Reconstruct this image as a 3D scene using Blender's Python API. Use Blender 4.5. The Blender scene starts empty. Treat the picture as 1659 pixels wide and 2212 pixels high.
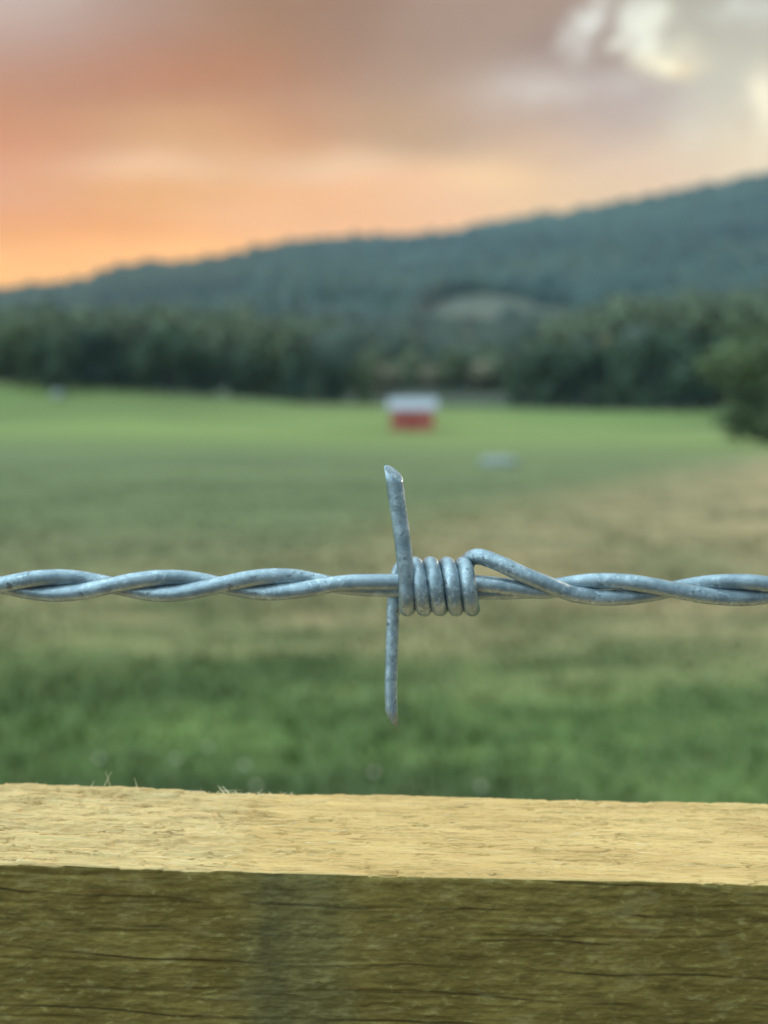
import bpy, math, random
import numpy as np

rng = np.random.default_rng(7)
random.seed(7)
S = bpy.context.scene
COL = S.collection

# ------------------------------------------------------------------ camera facts
F = 2670.0              # focal length in the units of a 1659 x 2212 picture
CAMZ = 1.35
U0, V0 = 829.5, 900.0   # principal column, horizon row
Y0 = 0.176              # the wire's distance
SC = Y0 / F


def P(u, v, y):
    return ((u - U0) / F * y, y, CAMZ - (v - V0) / F * y)


def lin(r, g, b):
    f = lambda c: ((c / 255 + 0.055) / 1.055) ** 2.4 if c > 10 else c / 255 / 12.92
    return (f(r), f(g), f(b), 1.0)


# ------------------------------------------------------------------ object helpers
def new_mesh(name, verts, faces, mats, parent=None, smooth=True, midx=None, loc=(0, 0, 0)):
    """faces: list of (n,k) int arrays"""
    me = bpy.data.meshes.new(name)
    verts = np.asarray(verts, dtype=np.float32)
    me.vertices.add(len(verts))
    me.vertices.foreach_set('co', verts.ravel())
    faces = [np.asarray(f, dtype=np.int32) for f in faces if len(f)]
    loops = np.concatenate([f.ravel() for f in faces])
    tot = np.concatenate([np.full(len(f), f.shape[1], dtype=np.int32) for f in faces])
    start = np.concatenate([[0], np.cumsum(tot)[:-1]]).astype(np.int32)
    me.loops.add(len(loops))
    me.loops.foreach_set('vertex_index', loops)
    me.polygons.add(len(tot))
    me.polygons.foreach_set('loop_start', start)
    me.polygons.foreach_set('loop_total', tot)
    me.polygons.foreach_set('use_smooth', np.full(len(tot), smooth))
    if midx is not None:
        me.polygons.foreach_set('material_index', np.asarray(midx, dtype=np.int32))
    me.update(calc_edges=True)
    me.validate()
    for m in (mats if isinstance(mats, (list, tuple)) else [mats]):
        me.materials.append(m)
    o = bpy.data.objects.new(name, me)
    o.location = loc
    COL.objects.link(o)
    if parent:
        o.parent = parent
    return o


def tag(o, label=None, cat=None, group=None, kind=None):
    if label: o['label'] = label
    if cat: o['category'] = cat
    if group: o['group'] = group
    if kind: o['kind'] = kind
    return o


def empty(name, loc, rz=0.0):
    o = bpy.data.objects.new(name, None)
    o.empty_display_size = 0.1
    o.location = loc
    o.rotation_euler = (0, 0, rz)
    COL.objects.link(o)
    return o


class MB:
    def __init__(self):
        self.v, self.q, self.t, self.n = [], [], [], 0

    def add(self, verts, quads=(), tris=()):
        verts = np.asarray(verts, dtype=float).reshape(-1, 3)
        if len(quads): self.q.append(np.asarray(quads, dtype=int) + self.n)
        if len(tris): self.t.append(np.asarray(tris, dtype=int) + self.n)
        self.v.append(verts)
        self.n += len(verts)

    def box(self, x0, x1, y0, y1, z0, z1):
        v = [(x, y, z) for z in (z0, z1) for y in (y0, y1) for x in (x0, x1)]
        self.add(v, [(0, 2, 3, 1), (4, 5, 7, 6), (0, 1, 5, 4), (2, 6, 7, 3), (0, 4, 6, 2), (1, 3, 7, 5)])

    def tube(self, path, radii, sides=10, cap=True, shear=None):
        v, q, t = tube_arrays(path, radii, sides, cap, shear)
        self.add(v, q, t)

    def build(self, name, mats, parent=None, smooth=True, loc=(0, 0, 0)):
        fs = []
        if self.q: fs.append(np.concatenate(self.q))
        if self.t: fs.append(np.concatenate(self.t))
        return new_mesh(name, np.concatenate(self.v), fs, mats, parent, smooth, loc=loc)


def tube_arrays(path, radii, sides=16, cap=True, shear=None):
    p = np.asarray(path, dtype=float)
    n = len(p)
    r = np.broadcast_to(np.asarray(radii, dtype=float), (n,))
    t = np.gradient(p, axis=0)
    t /= np.linalg.norm(t, axis=1)[:, None]
    a = np.array([0, -1.0, 0.0])
    if abs(t[0] @ a) > 0.9: a = np.array([0, 0, 1.0])
    nx = np.zeros((n, 3))
    a = a - t[0] * (a @ t[0]); a /= np.linalg.norm(a)
    for i in range(n):
        a = a - t[i] * (a @ t[i]); a /= np.linalg.norm(a)
        nx[i] = a
    bn = np.cross(t, nx)
    ang = np.linspace(0, 2 * math.pi, sides, endpoint=False)
    ca, sa = np.cos(ang), np.sin(ang)
    v = p[:, None, :] + r[:, None, None] * (nx[:, None, :] * ca[None, :, None] + bn[:, None, :] * sa[None, :, None])
    if shear is not None:                      # an oblique cut at the last ring
        end, kvec, k = shear
        for j in range(sides):
            v[end, j] += t[end] * (k * ((v[end, j] - p[end]) @ np.asarray(kvec)))
    v = v.reshape(-1, 3)
    i = np.arange(n - 1)[:, None] * sides
    j = np.arange(sides)[None, :]
    j2 = (j + 1) % sides
    q = np.stack([i + j, i + j2, i + sides + j2, i + sides + j], axis=-1).reshape(-1, 4)
    tr = []
    if cap:
        b = len(v)
        v = np.concatenate([v, v[:sides].mean(0)[None], v[(n - 1) * sides:].mean(0)[None]])
        for k_ in range(sides):
            tr.append((b, (k_ + 1) % sides, k_))
            e = (n - 1) * sides
            tr.append((b + 1, e + k_, e + (k_ + 1) % sides))
    return v, q, np.array(tr, dtype=int).reshape(-1, 3)


# ------------------------------------------------------------------ numpy noise
def _hash(ix, iy, seed):
    h = (ix.astype(np.int64) * 374761393 + iy.astype(np.int64) * 668265263 + seed * 974634777) & 0x7fffffff
    h = ((h ^ (h >> 13)) * 1274126177) & 0x7fffffff
    h = (h ^ (h >> 16)) & 0x7fffffff
    return h / float(0x7fffffff)


def vnoise(x, y, seed=0):
    x, y = np.broadcast_arrays(np.asarray(x, float), np.asarray(y, float))
    ix, iy = np.floor(x), np.floor(y)
    fx, fy = x - ix, y - iy
    fx = fx * fx * fx * (fx * (fx * 6 - 15) + 10)
    fy = fy * fy * fy * (fy * (fy * 6 - 15) + 10)
    a = _hash(ix, iy, seed); b = _hash(ix + 1, iy, seed)
    c = _hash(ix, iy + 1, seed); d = _hash(ix + 1, iy + 1, seed)
    return (a * (1 - fx) + b * fx) * (1 - fy) + (c * (1 - fx) + d * fx) * fy


def fbm(x, y, seed=0, oct=4, gain=0.5):
    s, a, tot = 0.0, 1.0, 0.0
    for k in range(oct):
        s = s + a * vnoise(x * 2 ** k, y * 2 ** k, seed + k * 17)
        tot += a
        a *= gain
    return s / tot


def sstep(a, b, x):
    t = np.clip((x - a) / (b - a), 0, 1)
    return t * t * (3 - 2 * t)


# ------------------------------------------------------------------ shader helpers
class NT:
    def __init__(self, tree):
        self.t = tree

    def n(self, kind, **kw):
        nd = self.t.nodes.new(kind)
        for k, v in kw.items():
            setattr(nd, k, v)
        return nd

    def link(self, a, b):
        self.t.links.new(a, b)

    def _in(self, sock, val):
        if hasattr(val, 'is_output') or isinstance(val, bpy.types.NodeSocket):
            self.link(val, sock)
        else:
            sock.default_value = val

    def m(self, op, a, b=None, c=None, clamp=False):
        nd = self.n('ShaderNodeMath', operation=op, use_clamp=clamp)
        self._in(nd.inputs[0], a)
        if b is not None: self._in(nd.inputs[1], b)
        if c is not None: self._in(nd.inputs[2], c)
        return nd.outputs[0]

    def vm(self, op, a, b=None, scale=None):
        nd = self.n('ShaderNodeVectorMath', operation=op)
        self._in(nd.inputs[0], a)
        if b is not None: self._in(nd.inputs[1], b)
        if scale is not None: self._in(nd.inputs['Scale'], scale)
        return nd.outputs['Value'] if op in ('DOT_PRODUCT', 'LENGTH') else nd.outputs[0]

    def mix(self, f, a, b, mode='MIX'):
        nd = self.n('ShaderNodeMix', data_type='RGBA', blend_type=mode)
        self._in(nd.inputs[0], f); self._in(nd.inputs[6], a); self._in(nd.inputs[7], b)
        return nd.outputs[2]

    def noise(self, vec, scale, detail=4, rough=0.5, dist=0.0):
        nd = self.n('ShaderNodeTexNoise')
        self._in(nd.inputs['Vector'], vec)
        nd.inputs['Scale'].default_value = scale
        nd.inputs['Detail'].default_value = detail
        nd.inputs['Roughness'].default_value = rough
        nd.inputs['Distortion'].default_value = dist
        return nd.outputs['Fac']

    def mapping(self, vec, scale=(1, 1, 1), loc=(0, 0, 0)):
        nd = self.n('ShaderNodeMapping')
        self._in(nd.inputs['Vector'], vec)
        nd.inputs['Scale'].default_value = scale
        nd.inputs['Location'].default_value = loc
        return nd.outputs[0]

    def step(self, x, a, b):
        nd = self.n('ShaderNodeMapRange', interpolation_type='SMOOTHSTEP')
        self._in(nd.inputs[0], x)
        self._in(nd.inputs[1], a); self._in(nd.inputs[2], b)
        return nd.outputs[0]

    def sep(self, v):
        nd = self.n('ShaderNodeSeparateXYZ'); self._in(nd.inputs[0], v)
        return nd.outputs

    def comb(self, x, y, z):
        nd = self.n('ShaderNodeCombineXYZ')
        for i, q in enumerate((x, y, z)): self._in(nd.inputs[i], q)
        return nd.outputs[0]


def material(name):
    m = bpy.data.materials.new(name)
    m.use_nodes = True
    t = NT(m.node_tree)
    b = m.node_tree.nodes['Principled BSDF']
    b.inputs['Roughness'].default_value = 0.8
    b.inputs['Specular IOR Level'].default_value = 0.3
    return m, t, b


def bump(t, b, h, strength, dist):
    nd = t.n('ShaderNodeBump')
    nd.inputs['Strength'].default_value = strength
    nd.inputs['Distance'].default_value = dist
    t._in(nd.inputs['Height'], h)
    t.link(nd.outputs[0], b.inputs['Normal'])


# ------------------------------------------------------------------ materials
def mat_galvanised():
    m, t, b = material('galvanised_steel')
    co = t.n('ShaderNodeTexCoord').outputs['Object']
    n1 = t.noise(co, 420, 5, 0.6)
    n2 = t.noise(co, 1500, 4, 0.65)
    n3 = t.noise(co, 800, 2, 0.5)
    n4 = t.noise(co, 150, 3, 0.5)
    base = t.mix(t.step(n1, 0.35, 0.65), (0.225, 0.290, 0.322, 1), (0.350, 0.430, 0.465, 1))
    base = t.mix(t.m('MULTIPLY', t.step(n4, 0.56, 0.40), 0.28), base, (0.15, 0.195, 0.225, 1))
    base = t.mix(t.m('MULTIPLY', t.m('MULTIPLY', t.step(n2, 0.50, 0.64), t.step(n4, 0.38, 0.6)), 0.5), base, (0.62, 0.72, 0.77, 1))
    base = t.mix(t.m('MULTIPLY', t.m('MULTIPLY', t.step(n3, 0.64, 0.70), t.step(n4, 0.42, 0.52)), 0.75), base, (0.13, 0.14, 0.15, 1))
    t.link(base, b.inputs['Base Color'])
    b.inputs['Metallic'].default_value = 0.65
    t.link(t.m('MULTIPLY_ADD', n1, 0.22, 0.29), b.inputs['Roughness'])
    b.inputs['Specular IOR Level'].default_value = 0.5
    bump(t, b, t.m('ADD', n2, t.m('MULTIPLY', n1, 1.5)), 0.35, 0.00018)
    return m


def mat_fresh_wood():
    m, t, b = material('fresh_sawn_pine')
    co = t.n('ShaderNodeTexCoord').outputs['Object']
    x = t.sep(co)[0]
    fib = t.noise(t.mapping(co, (160, 1500, 1500)), 1.0, 5, 0.6)
    big = t.noise(t.mapping(co, (38, 160, 160)), 1.0, 4, 0.55)
    fine = t.noise(t.mapping(co, (500, 4200, 4200)), 1.0, 3, 0.6)
    left = t.m('SUBTRACT', 1.0, t.step(x, -0.026, -0.014))
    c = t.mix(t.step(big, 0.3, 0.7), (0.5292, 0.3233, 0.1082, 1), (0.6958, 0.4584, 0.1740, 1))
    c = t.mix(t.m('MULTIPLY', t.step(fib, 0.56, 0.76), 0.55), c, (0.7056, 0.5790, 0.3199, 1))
    c = t.mix(t.m('MULTIPLY', t.step(fib, 0.44, 0.30), 0.55), c, (0.3136, 0.1930, 0.0612, 1))
    c = t.mix(t.m('MULTIPLY', t.step(fine, 0.5, 0.75), 0.3), c, (0.7056, 0.5790, 0.3105, 1))
    g = t.noise(t.mapping(co, (70, 420, 420), (3, 1, 0)), 1.0, 3, 0.5)
    c = t.mix(t.m('MULTIPLY', t.m('MULTIPLY', t.step(g, 0.5, 0.68), left), 0.32), c, (0.5390, 0.4825, 0.2258, 1))
    o = t.noise(t.mapping(co, (45, 420, 420), (9, 4, 0)), 1.0, 3, 0.5)
    c = t.mix(t.m('MULTIPLY', t.step(o, 0.60, 0.72), 0.5), c, (0.4900, 0.2702, 0.0941, 1))
    c = t.mix(t.m('MULTIPLY', left, 0.24), c, (0.72, 0.535, 0.28, 1))
    # thin dark checks along the grain
    ln = t.noise(t.mapping(co, (55, 900, 900), (2, 7, 3)), 1.0, 4, 0.55, 0.3)
    lm = t.noise(t.mapping(co, (60, 260, 260), (8, 3, 5)), 1.0, 3, 0.5)
    line = t.m('MULTIPLY', t.step(t.m('ABSOLUTE', t.m('SUBTRACT', ln, 0.5)), 0.022, 0.004), t.step(lm, 0.47, 0.58))
    c = t.mix(t.m('MULTIPLY', line, t.m('MULTIPLY_ADD', left, 0.25, 0.5)), c, (0.2450, 0.1450, 0.0448, 1))
    t.link(c, b.inputs['Base Color'])
    b.inputs['Roughness'].default_value = 0.75
    bump(t, b, t.m('ADD', fib, t.m('MULTIPLY', fine, 0.4)), 0.8, 0.0004)
    return m


def mat_treated_wood():
    m, t, b = material('treated_rough_pine')
    co = t.n('ShaderNodeTexCoord').outputs['Object']
    s = t.sep(co)
    wob = t.m('MULTIPLY', t.m('SUBTRACT', t.noise(t.mapping(co, (30, 30, 60)), 1.0, 3), 0.5), 0.004)
    zz = t.m('ADD', s[2], t.m('ADD', wob, t.m('MULTIPLY', s[0], 0.015)))
    ring = t.m('ABSOLUTE', t.m('SINE', t.m('MULTIPLY', zz, math.pi / 0.0038)))
    seg = t.noise(t.mapping(co, (55, 55, 300)), 1.0, 3)
    groove = t.m('MULTIPLY', t.step(ring, 0.22, 0.03), t.step(seg, 0.36, 0.56))
    tear = t.noise(t.mapping(co, (380, 380, 900)), 1.0, 6, 0.66, 0.35)
    big = t.noise(t.mapping(co, (60, 60, 150)), 1.0, 4, 0.55)
    fine = t.noise(t.mapping(co, (420, 420, 4200)), 1.0, 4, 0.65)
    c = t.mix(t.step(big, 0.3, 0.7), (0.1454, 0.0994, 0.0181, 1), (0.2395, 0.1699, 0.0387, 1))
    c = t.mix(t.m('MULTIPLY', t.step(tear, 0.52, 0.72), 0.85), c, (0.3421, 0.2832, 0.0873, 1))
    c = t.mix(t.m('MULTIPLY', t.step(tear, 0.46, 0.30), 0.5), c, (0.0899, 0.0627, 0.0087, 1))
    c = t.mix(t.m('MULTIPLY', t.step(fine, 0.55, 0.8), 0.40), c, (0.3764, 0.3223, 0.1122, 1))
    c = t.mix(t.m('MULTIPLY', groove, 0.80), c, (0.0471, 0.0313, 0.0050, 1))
    patch = t.noise(t.mapping(co, (170, 170, 420), (4, 4, 9)), 1.0, 4, 0.6, 0.5)
    c = t.mix(t.m('MULTIPLY', t.step(patch, 0.50, 0.36), 0.32), c, (0.0648, 0.0475, 0.0108, 1))
    c = t.mix(t.m('MULTIPLY', t.step(patch, 0.54, 0.68), 0.25), c, (0.3564, 0.2970, 0.1296, 1))
    red = t.noise(t.mapping(co, (45, 45, 500), (5, 2, 1)), 1.0, 3)
    c = t.mix(t.m('MULTIPLY', t.step(red, 0.62, 0.74), 0.55), c, (0.1711, 0.0741, 0.0156, 1))
    # the broad grey-green water stain running down the face
    ed = t.m('MULTIPLY', t.m('SUBTRACT', t.noise(t.mapping(co, (200, 200, 260)), 1.0, 4), 0.5), 0.006)
    xs = t.m('ADD', s[0], ed)
    st = t.m('MULTIPLY', t.step(xs, -0.0215, -0.0140), t.step(xs, -0.001, -0.0085))
    core = t.m('MULTIPLY', t.step(xs, -0.0168, -0.0148), t.step(xs, -0.0115, -0.0138))
    c = t.mix(t.m('MULTIPLY', st, 0.50), c, t.mix(t.step(tear, 0.35, 0.7), (0.0865, 0.0774, 0.0288, 1), (0.2059, 0.1859, 0.0741, 1)))
    c = t.mix(t.m('MULTIPLY', core, 0.30), c, (0.0618, 0.0531, 0.0216, 1))
    t.link(c, b.inputs['Base Color'])
    b.inputs['Roughness'].default_value = 0.85
    bump(t, b, t.m('ADD', tear, t.m('MULTIPLY', fine, 0.35)), 0.5, 0.0005)
    return m


def grass_colour(t):
    """colour of the pasture by place on the ground (metres)"""
    pos = t.n('ShaderNodeNewGeometry').outputs['Position']
    s = t.sep(pos)
    flat = t.comb(s[0], s[1], 0.0)
    n_big = t.noise(t.mapping(flat, (0.10, 0.22, 1)), 1.0, 4, 0.55)
    n_mid = t.noise(t.mapping(flat, (0.55, 1.3, 1)), 1.0, 4, 0.6)
    n_fin = t.noise(t.mapping(flat, (6, 9, 1)), 1.0, 3, 0.6)
    n_far = t.noise(t.mapping(flat, (0.018, 0.05, 1)), 1.0, 4, 0.55)
    near = t.mix(t.step(n_mid, 0.32, 0.66), (0.040, 0.074, 0.016, 1), (0.122, 0.186, 0.048, 1))
    mid = t.mix(t.step(n_big, 0.3, 0.7), (0.082, 0.112, 0.048, 1), (0.132, 0.165, 0.070, 1))
    lime = t.mix(t.step(n_far, 0.35, 0.65), (0.120, 0.160, 0.048, 1), (0.180, 0.235, 0.066, 1))
    dry = t.mix(t.step(n_mid, 0.35, 0.65), (0.23, 0.165, 0.082, 1), (0.34, 0.255, 0.130, 1))
    wig = t.m('MULTIPLY', t.m('SUBTRACT', n_big, 0.5), 7.0)
    wig2 = t.m('MULTIPLY', t.m('SUBTRACT', n_mid, 0.5), 3.2)
    yn = t.m('ADD', s[1], t.m('ADD', t.m('MULTIPLY', wig, 0.25), wig2))
    # dry patch: a strip between 7 m and a slanting far limit that opens to the right
    far_lim = t.m('MULTIPLY_ADD', t.m('MAXIMUM', t.m('ADD', s[0], 1.0), 0.0), 2.2, 12.8)
    d_far = t.m('SUBTRACT', far_lim, t.m('ADD', s[1], t.m('ADD', wig, wig2)))
    drymask = t.m('MULTIPLY', t.step(yn, 5.4, 9.4), t.step(d_far, -6.0, 6.0))
    drymask = t.m('MULTIPLY', drymask, t.m('MULTIPLY_ADD', t.step(n_mid, 0.34, 0.6), 0.65, 0.35))
    drymask = t.m('MULTIPLY', drymask, t.m('MULTIPLY_ADD', t.step(t.m('ADD', s[0], wig), -3.0, 1.0), 0.4, 0.6))
    c = t.mix(t.step(yn, 5.6, 12.0), near, mid)
    c = t.mix(t.step(t.m('ADD', t.m('MULTIPLY_ADD', s[0], 0.9, s[1]), t.m('MULTIPLY', wig, 5.0)), 30.0, 120.0), c, lime)
    c = t.mix(drymask, c, dry)
    c = t.mix(t.m('MULTIPLY', t.step(n_fin, 0.45, 0.75), 0.25), c, t.mix(0.5, c, (0.30, 0.36, 0.16, 1)))
    # unseen ground this side of the fence, greyed to cut green bounce on the wire
    c = t.mix(t.step(yn, 2.6, 1.0), c, t.mix(n_mid, (0.085, 0.078, 0.070, 1), (0.15, 0.14, 0.125, 1)))
    return c, n_fin


def mat_field():
    m, t, b = material('pasture')
    c, n = grass_colour(t)
    t.link(c, b.inputs['Base Color'])
    b.inputs['Roughness'].default_value = 0.9
    b.inputs['Specular IOR Level'].default_value = 0.15
    bump(t, b, n, 0.6, 0.05)
    return m


def mat_grass():
    m, t, b = material('grass_blades')
    c, n = grass_colour(t)
    r = t.n('ShaderNodeNewGeometry').outputs['Random Per Island']
    c = t.mix(t.m('MULTIPLY', r, 0.4), c, t.mix(0.5, c, (0.25, 0.32, 0.11, 1)))
    t.link(c, b.inputs['Base Color'])
    b.inputs['Roughness'].default_value = 0.6
    b.inputs['Specular IOR Level'].default_value = 0.25
    return m


def mat_leaves(name, c0, c1, scale=0.35):
    m, t, b = material(name)
    g = t.n('ShaderNodeNewGeometry')
    r = g.outputs['Random Per Island']
    oi = t.n('ShaderNodeObjectInfo').outputs['Random']
    n = t.noise(g.outputs['Position'], scale, 4)
    f = t.m('MULTIPLY_ADD', r, 0.5, t.m('MULTIPLY_ADD', oi, 0.35, t.m('MULTIPLY_ADD', n, 1.4, -0.62)), clamp=True)
    t.link(t.mix(f, c0, c1), b.inputs['Base Color'])
    b.inputs['Specular IOR Level'].default_value = 0.15
    return m


def mat_hillwood():
    m, t, b = material('hillside_leaves')
    g = t.n('ShaderNodeNewGeometry')
    s = t.sep(g.outputs['Position'])
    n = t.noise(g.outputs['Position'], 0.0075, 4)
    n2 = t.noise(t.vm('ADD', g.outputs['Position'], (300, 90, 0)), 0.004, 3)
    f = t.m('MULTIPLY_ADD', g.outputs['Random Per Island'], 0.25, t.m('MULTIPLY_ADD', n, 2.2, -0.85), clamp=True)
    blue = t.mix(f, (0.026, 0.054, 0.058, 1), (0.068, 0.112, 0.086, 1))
    # distance haze put into the far crowns as blue; greyer low and left
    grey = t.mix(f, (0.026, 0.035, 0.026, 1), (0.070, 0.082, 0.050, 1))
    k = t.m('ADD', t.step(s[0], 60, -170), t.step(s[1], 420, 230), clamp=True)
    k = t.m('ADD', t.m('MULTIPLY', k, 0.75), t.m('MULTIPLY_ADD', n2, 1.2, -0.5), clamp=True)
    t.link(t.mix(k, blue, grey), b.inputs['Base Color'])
    b.inputs['Specular IOR Level'].default_value = 0.12
    return m


def mat_plain(name, col, rough=0.8, metal=0.0, var=0.25, scale=3.0):
    m, t, b = material(name)
    co = t.n('ShaderNodeTexCoord').outputs['Object']
    n = t.noise(co, scale, 4)
    d = tuple(c * (1 - var) for c in col[:3]) + (1,)
    l = tuple(min(1, c * (1 + var)) for c in col[:3]) + (1,)
    t.link(t.mix(n, d, l), b.inputs['Base Color'])
    b.inputs['Roughness'].default_value = rough
    b.inputs['Metallic'].default_value = metal
    return m


M = {
    'steel': mat_galvanised(), 'fresh': mat_fresh_wood(), 'treated': mat_treated_wood(),
    'field': mat_field(), 'grass': mat_grass(),
    'dark': mat_leaves('dark_leaves', (0.026, 0.054, 0.040, 1), (0.085, 0.125, 0.066, 1)),
    'olive': mat_leaves('olive_leaves', (0.056, 0.086, 0.040, 1), (0.150, 0.188, 0.084, 1)),
    'wood': mat_leaves('woodland_leaves', (0.070, 0.102, 0.062, 1), (0.190, 0.225, 0.125, 1), 0.05),
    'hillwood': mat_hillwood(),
    'brush': mat_leaves('brown_brush', (0.18, 0.17, 0.11, 1), (0.37, 0.32, 0.215, 1)),
    'tan': mat_leaves('tan_leaves', (0.24, 0.18, 0.10, 1), (0.34, 0.26, 0.14, 1)),
    'bark': mat_plain('bark', (0.09, 0.07, 0.055)),
    'red': mat_plain('red_boards', (0.46, 0.115, 0.090), 0.7, 0, 0.15, 1.2),
    'tin': mat_plain('pale_tin_roof', (0.36, 0.375, 0.40), 0.5, 0.1, 0.06, 0.8),
    'dim': mat_plain('dark_boards', (0.40, 0.075, 0.065)),
    'rock': mat_plain('pale_rock', (0.26, 0.29, 0.27), 0.9, 0, 0.2, 4.0),
    'white': mat_plain('white_petals', (0.80, 0.82, 0.78), 0.6, 0, 0.04, 60),
    'yellow': mat_plain('flower_eye', (0.62, 0.42, 0.06), 0.7),
    'pale': mat_plain('pale_fibre', (0.86, 0.74, 0.48), 0.7, 0, 0.06, 900),
    'stalk': mat_plain('green_stalk', (0.10, 0.17, 0.05), 0.7),
}


# ------------------------------------------------------------------ terrain
def field_h(x, y):
    x = np.asarray(x, float); y = np.asarray(y, float)
    s = x / np.maximum(np.abs(y), 30)
    rim = np.interp(s, [-0.6, -0.30, -0.05, 0.17, 0.31, 0.7], [9.4, 6.5, 3.3, 2.4, 2.4, 4.0])
    h = -0.72 * sstep(12, 100, y) + (rim + 0.72) * sstep(128, 186, y)
    h = h + 0.10 * (vnoise(x / 9, y / 9, 3) - 0.5) * sstep(3, 14, np.abs(y) + np.abs(x)) \
          + 0.5 * (vnoise(x / 45, y / 60, 5) - 0.5) * sstep(18, 70, y) * (1 - sstep(110, 135, y))
    return h


def ground_at(u, v):
    """where the sight line through a picture point meets the field"""
    ys = np.geomspace(3, 400, 6000)
    x = (u - U0) / F * ys
    z = CAMZ - (v - V0) / F * ys
    d = z - field_h(x, ys)
    k = np.where(d < 0)[0]
    k = k[0] if len(k) else len(ys) - 1
    return float(x[k]), float(ys[k]), float(field_h(x[k], ys[k]))


def build_field():
    rad = np.concatenate([[0.0], np.geomspace(0.5, 3200, 190)])
    na = 220
    ang = np.linspace(0, 2 * math.pi, na, endpoint=False)
    x = rad[:, None] * np.sin(ang)[None]
    y = rad[:, None] * np.cos(ang)[None]
    z = field_h(x, y)
    v = np.stack([x, y, z], -1).reshape(-1, 3)
    i = np.arange(len(rad) - 1)[:, None] * na
    j = np.arange(na)[None]
    q = np.stack([i + j, i + na + j, i + na + (j + 1) % na, i + (j + 1) % na], -1).reshape(-1, 4)[:, ::-1]
    o = new_mesh('field', v, [q], M['field'])
    tag(o, 'rolling green pasture with a dry brown patch in the middle', 'field', kind='structure')


RU = np.array([-1400, -700, -200, 20, 110, 190, 265, 380, 480, 560, 640, 740, 830, 910, 980, 1100, 1280, 1450, 1640, 2000, 2500, 3200]) 
RV = np.array([772, 732, 667, 645, 637, 623, 596, 586, 576, 557, 542, 535, 534, 528, 522, 498, 469, 438, 398, 330, 300, 320])
HY0, HY1 = 190.0, 1200.0


def hill_v(u, y):
    vr = np.interp(u, RU, RV)
    t = np.clip((y - HY0) / (HY1 - HY0), 0, 1)
    return 872 + (vr - 872) * t ** 0.55


def hill_h(x, y):
    u = x / y * F + U0
    h = CAMZ + (V0 - hill_v(u, np.minimum(y, HY1))) / F * y
    lump = 10 * (fbm(x / 160, y / 160, 9, 3) - 0.5) * sstep(300, 520, y) * (1 - sstep(950, 1150, y))
    return np.where(y > HY1, (CAMZ + (V0 - hill_v(u, np.full_like(y, HY1))) / F * HY1) * (1 - 0.5 * sstep(HY1, HY1 + 700, y)), h) + lump


def clearing(x, y):
    u = x / y * F + U0
    return (sstep(860, 940, u) * (1 - sstep(1200, 1290, u)) * sstep(290, 310, y) * (1 - sstep(540, 640, y + 0.2 * (u - 1000) + 60 * np.sin(u / 60))))


def build_hill():
    s = np.linspace(-1.1, 1.1, 150)
    y = np.concatenate([np.linspace(188, 320, 34), np.linspace(330, 1200, 70), np.linspace(1230, 1900, 14)])
    X = s[None] * y[:, None]
    Y = np.broadcast_to(y[:, None], X.shape)
    Z = hill_h(X, Y)
    Z[0] -= 3
    v = np.stack([X, Y, Z], -1).reshape(-1, 3)
    n = len(s)
    i = np.arange(len(y) - 1)[:, None] * n
    j = np.arange(n - 1)[None]
    q = np.stack([i + j, i + j + 1, i + n + j + 1, i + n + j], -1).reshape(-1, 4)
    m, t, b = material('hill_turf')
    pos = t.n('ShaderNodeNewGeometry').outputs['Position']
    nb = t.noise(t.mapping(pos, (0.02, 0.02, 0.05)), 1.0, 4)
    nf = t.noise(pos, 0.22, 4)
    c = t.mix(t.step(nb, 0.35, 0.65), (0.056, 0.070, 0.042, 1), (0.088, 0.092, 0.057, 1))
    c = t.mix(t.m('MULTIPLY', t.step(nf, 0.4, 0.7), 0.5), c, (0.120, 0.112, 0.075, 1))
    t.link(c, b.inputs['Base Color'])
    o = new_mesh('hill', v, [q], m)
    tag(o, 'long wooded hill rising to the right behind the pasture', 'hill', kind='structure')


def ico(sub):
    import bmesh
    bm = bmesh.new()
    bmesh.ops.create_icosphere(bm, subdivisions=sub, radius=1.0)
    v = np.array([q.co[:] for q in bm.verts])
    f = np.array([[q.index for q in p.verts] for p in bm.faces])
    bm.free()
    return v, f


def build_hill_forest():
    iv, itf = ico(2)
    var = []
    for k in range(10):
        d = 0.82 + 0.36 * rng.random(len(iv))
        w = iv * d[:, None]
        w[:, 2] *= 1.15
        var.append(w)
    pts = []
    y = 215.0
    while y < 1235:
        sp = np.interp(y, [215, 400, 800, 1200], [7.5, 9, 11, 10])
        xm = 0.62 * y
        xs = np.arange(-xm, xm, sp)
        for x in xs:
            pts.append((x + rng.normal() * sp * 0.3, y + rng.normal() * sp * 0.3, sp))
        y += sp * (1.0 if y < 1100 else 0.9)
    p = np.array(pts)
    u = p[:, 0] / p[:, 1] * F + U0
    keep = clearing(p[:, 0], p[:, 1]) < 0.4
    keep &= rng.random(len(p)) > 0.04
    p = p[keep]
    V, Fc = [], []
    z = hill_h(p[:, 0], p[:, 1])
    n = 0
    for k in range(len(p)):
        r = p[k, 2] * (0.48 + 0.22 * rng.random())
        hgt = r * (0.9 + 0.45 * rng.random())
        a = rng.random() * 6.28
        w = var[k % 10]
        c, s_ = math.cos(a), math.sin(a)
        q = np.stack([(w[:, 0] * c - w[:, 1] * s_) * r, (w[:, 0] * s_ + w[:, 1] * c) * r, w[:, 2] * hgt], -1)
        V.append(q + np.array([p[k, 0], p[k, 1], z[k] + hgt * 0.55]))
        Fc.append(itf + n)
        n += len(w)
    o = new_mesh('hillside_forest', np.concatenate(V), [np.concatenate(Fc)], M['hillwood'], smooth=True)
    tag(o, 'blue green forest covering the hillside up to the ridge', 'forest', kind='stuff')


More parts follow.
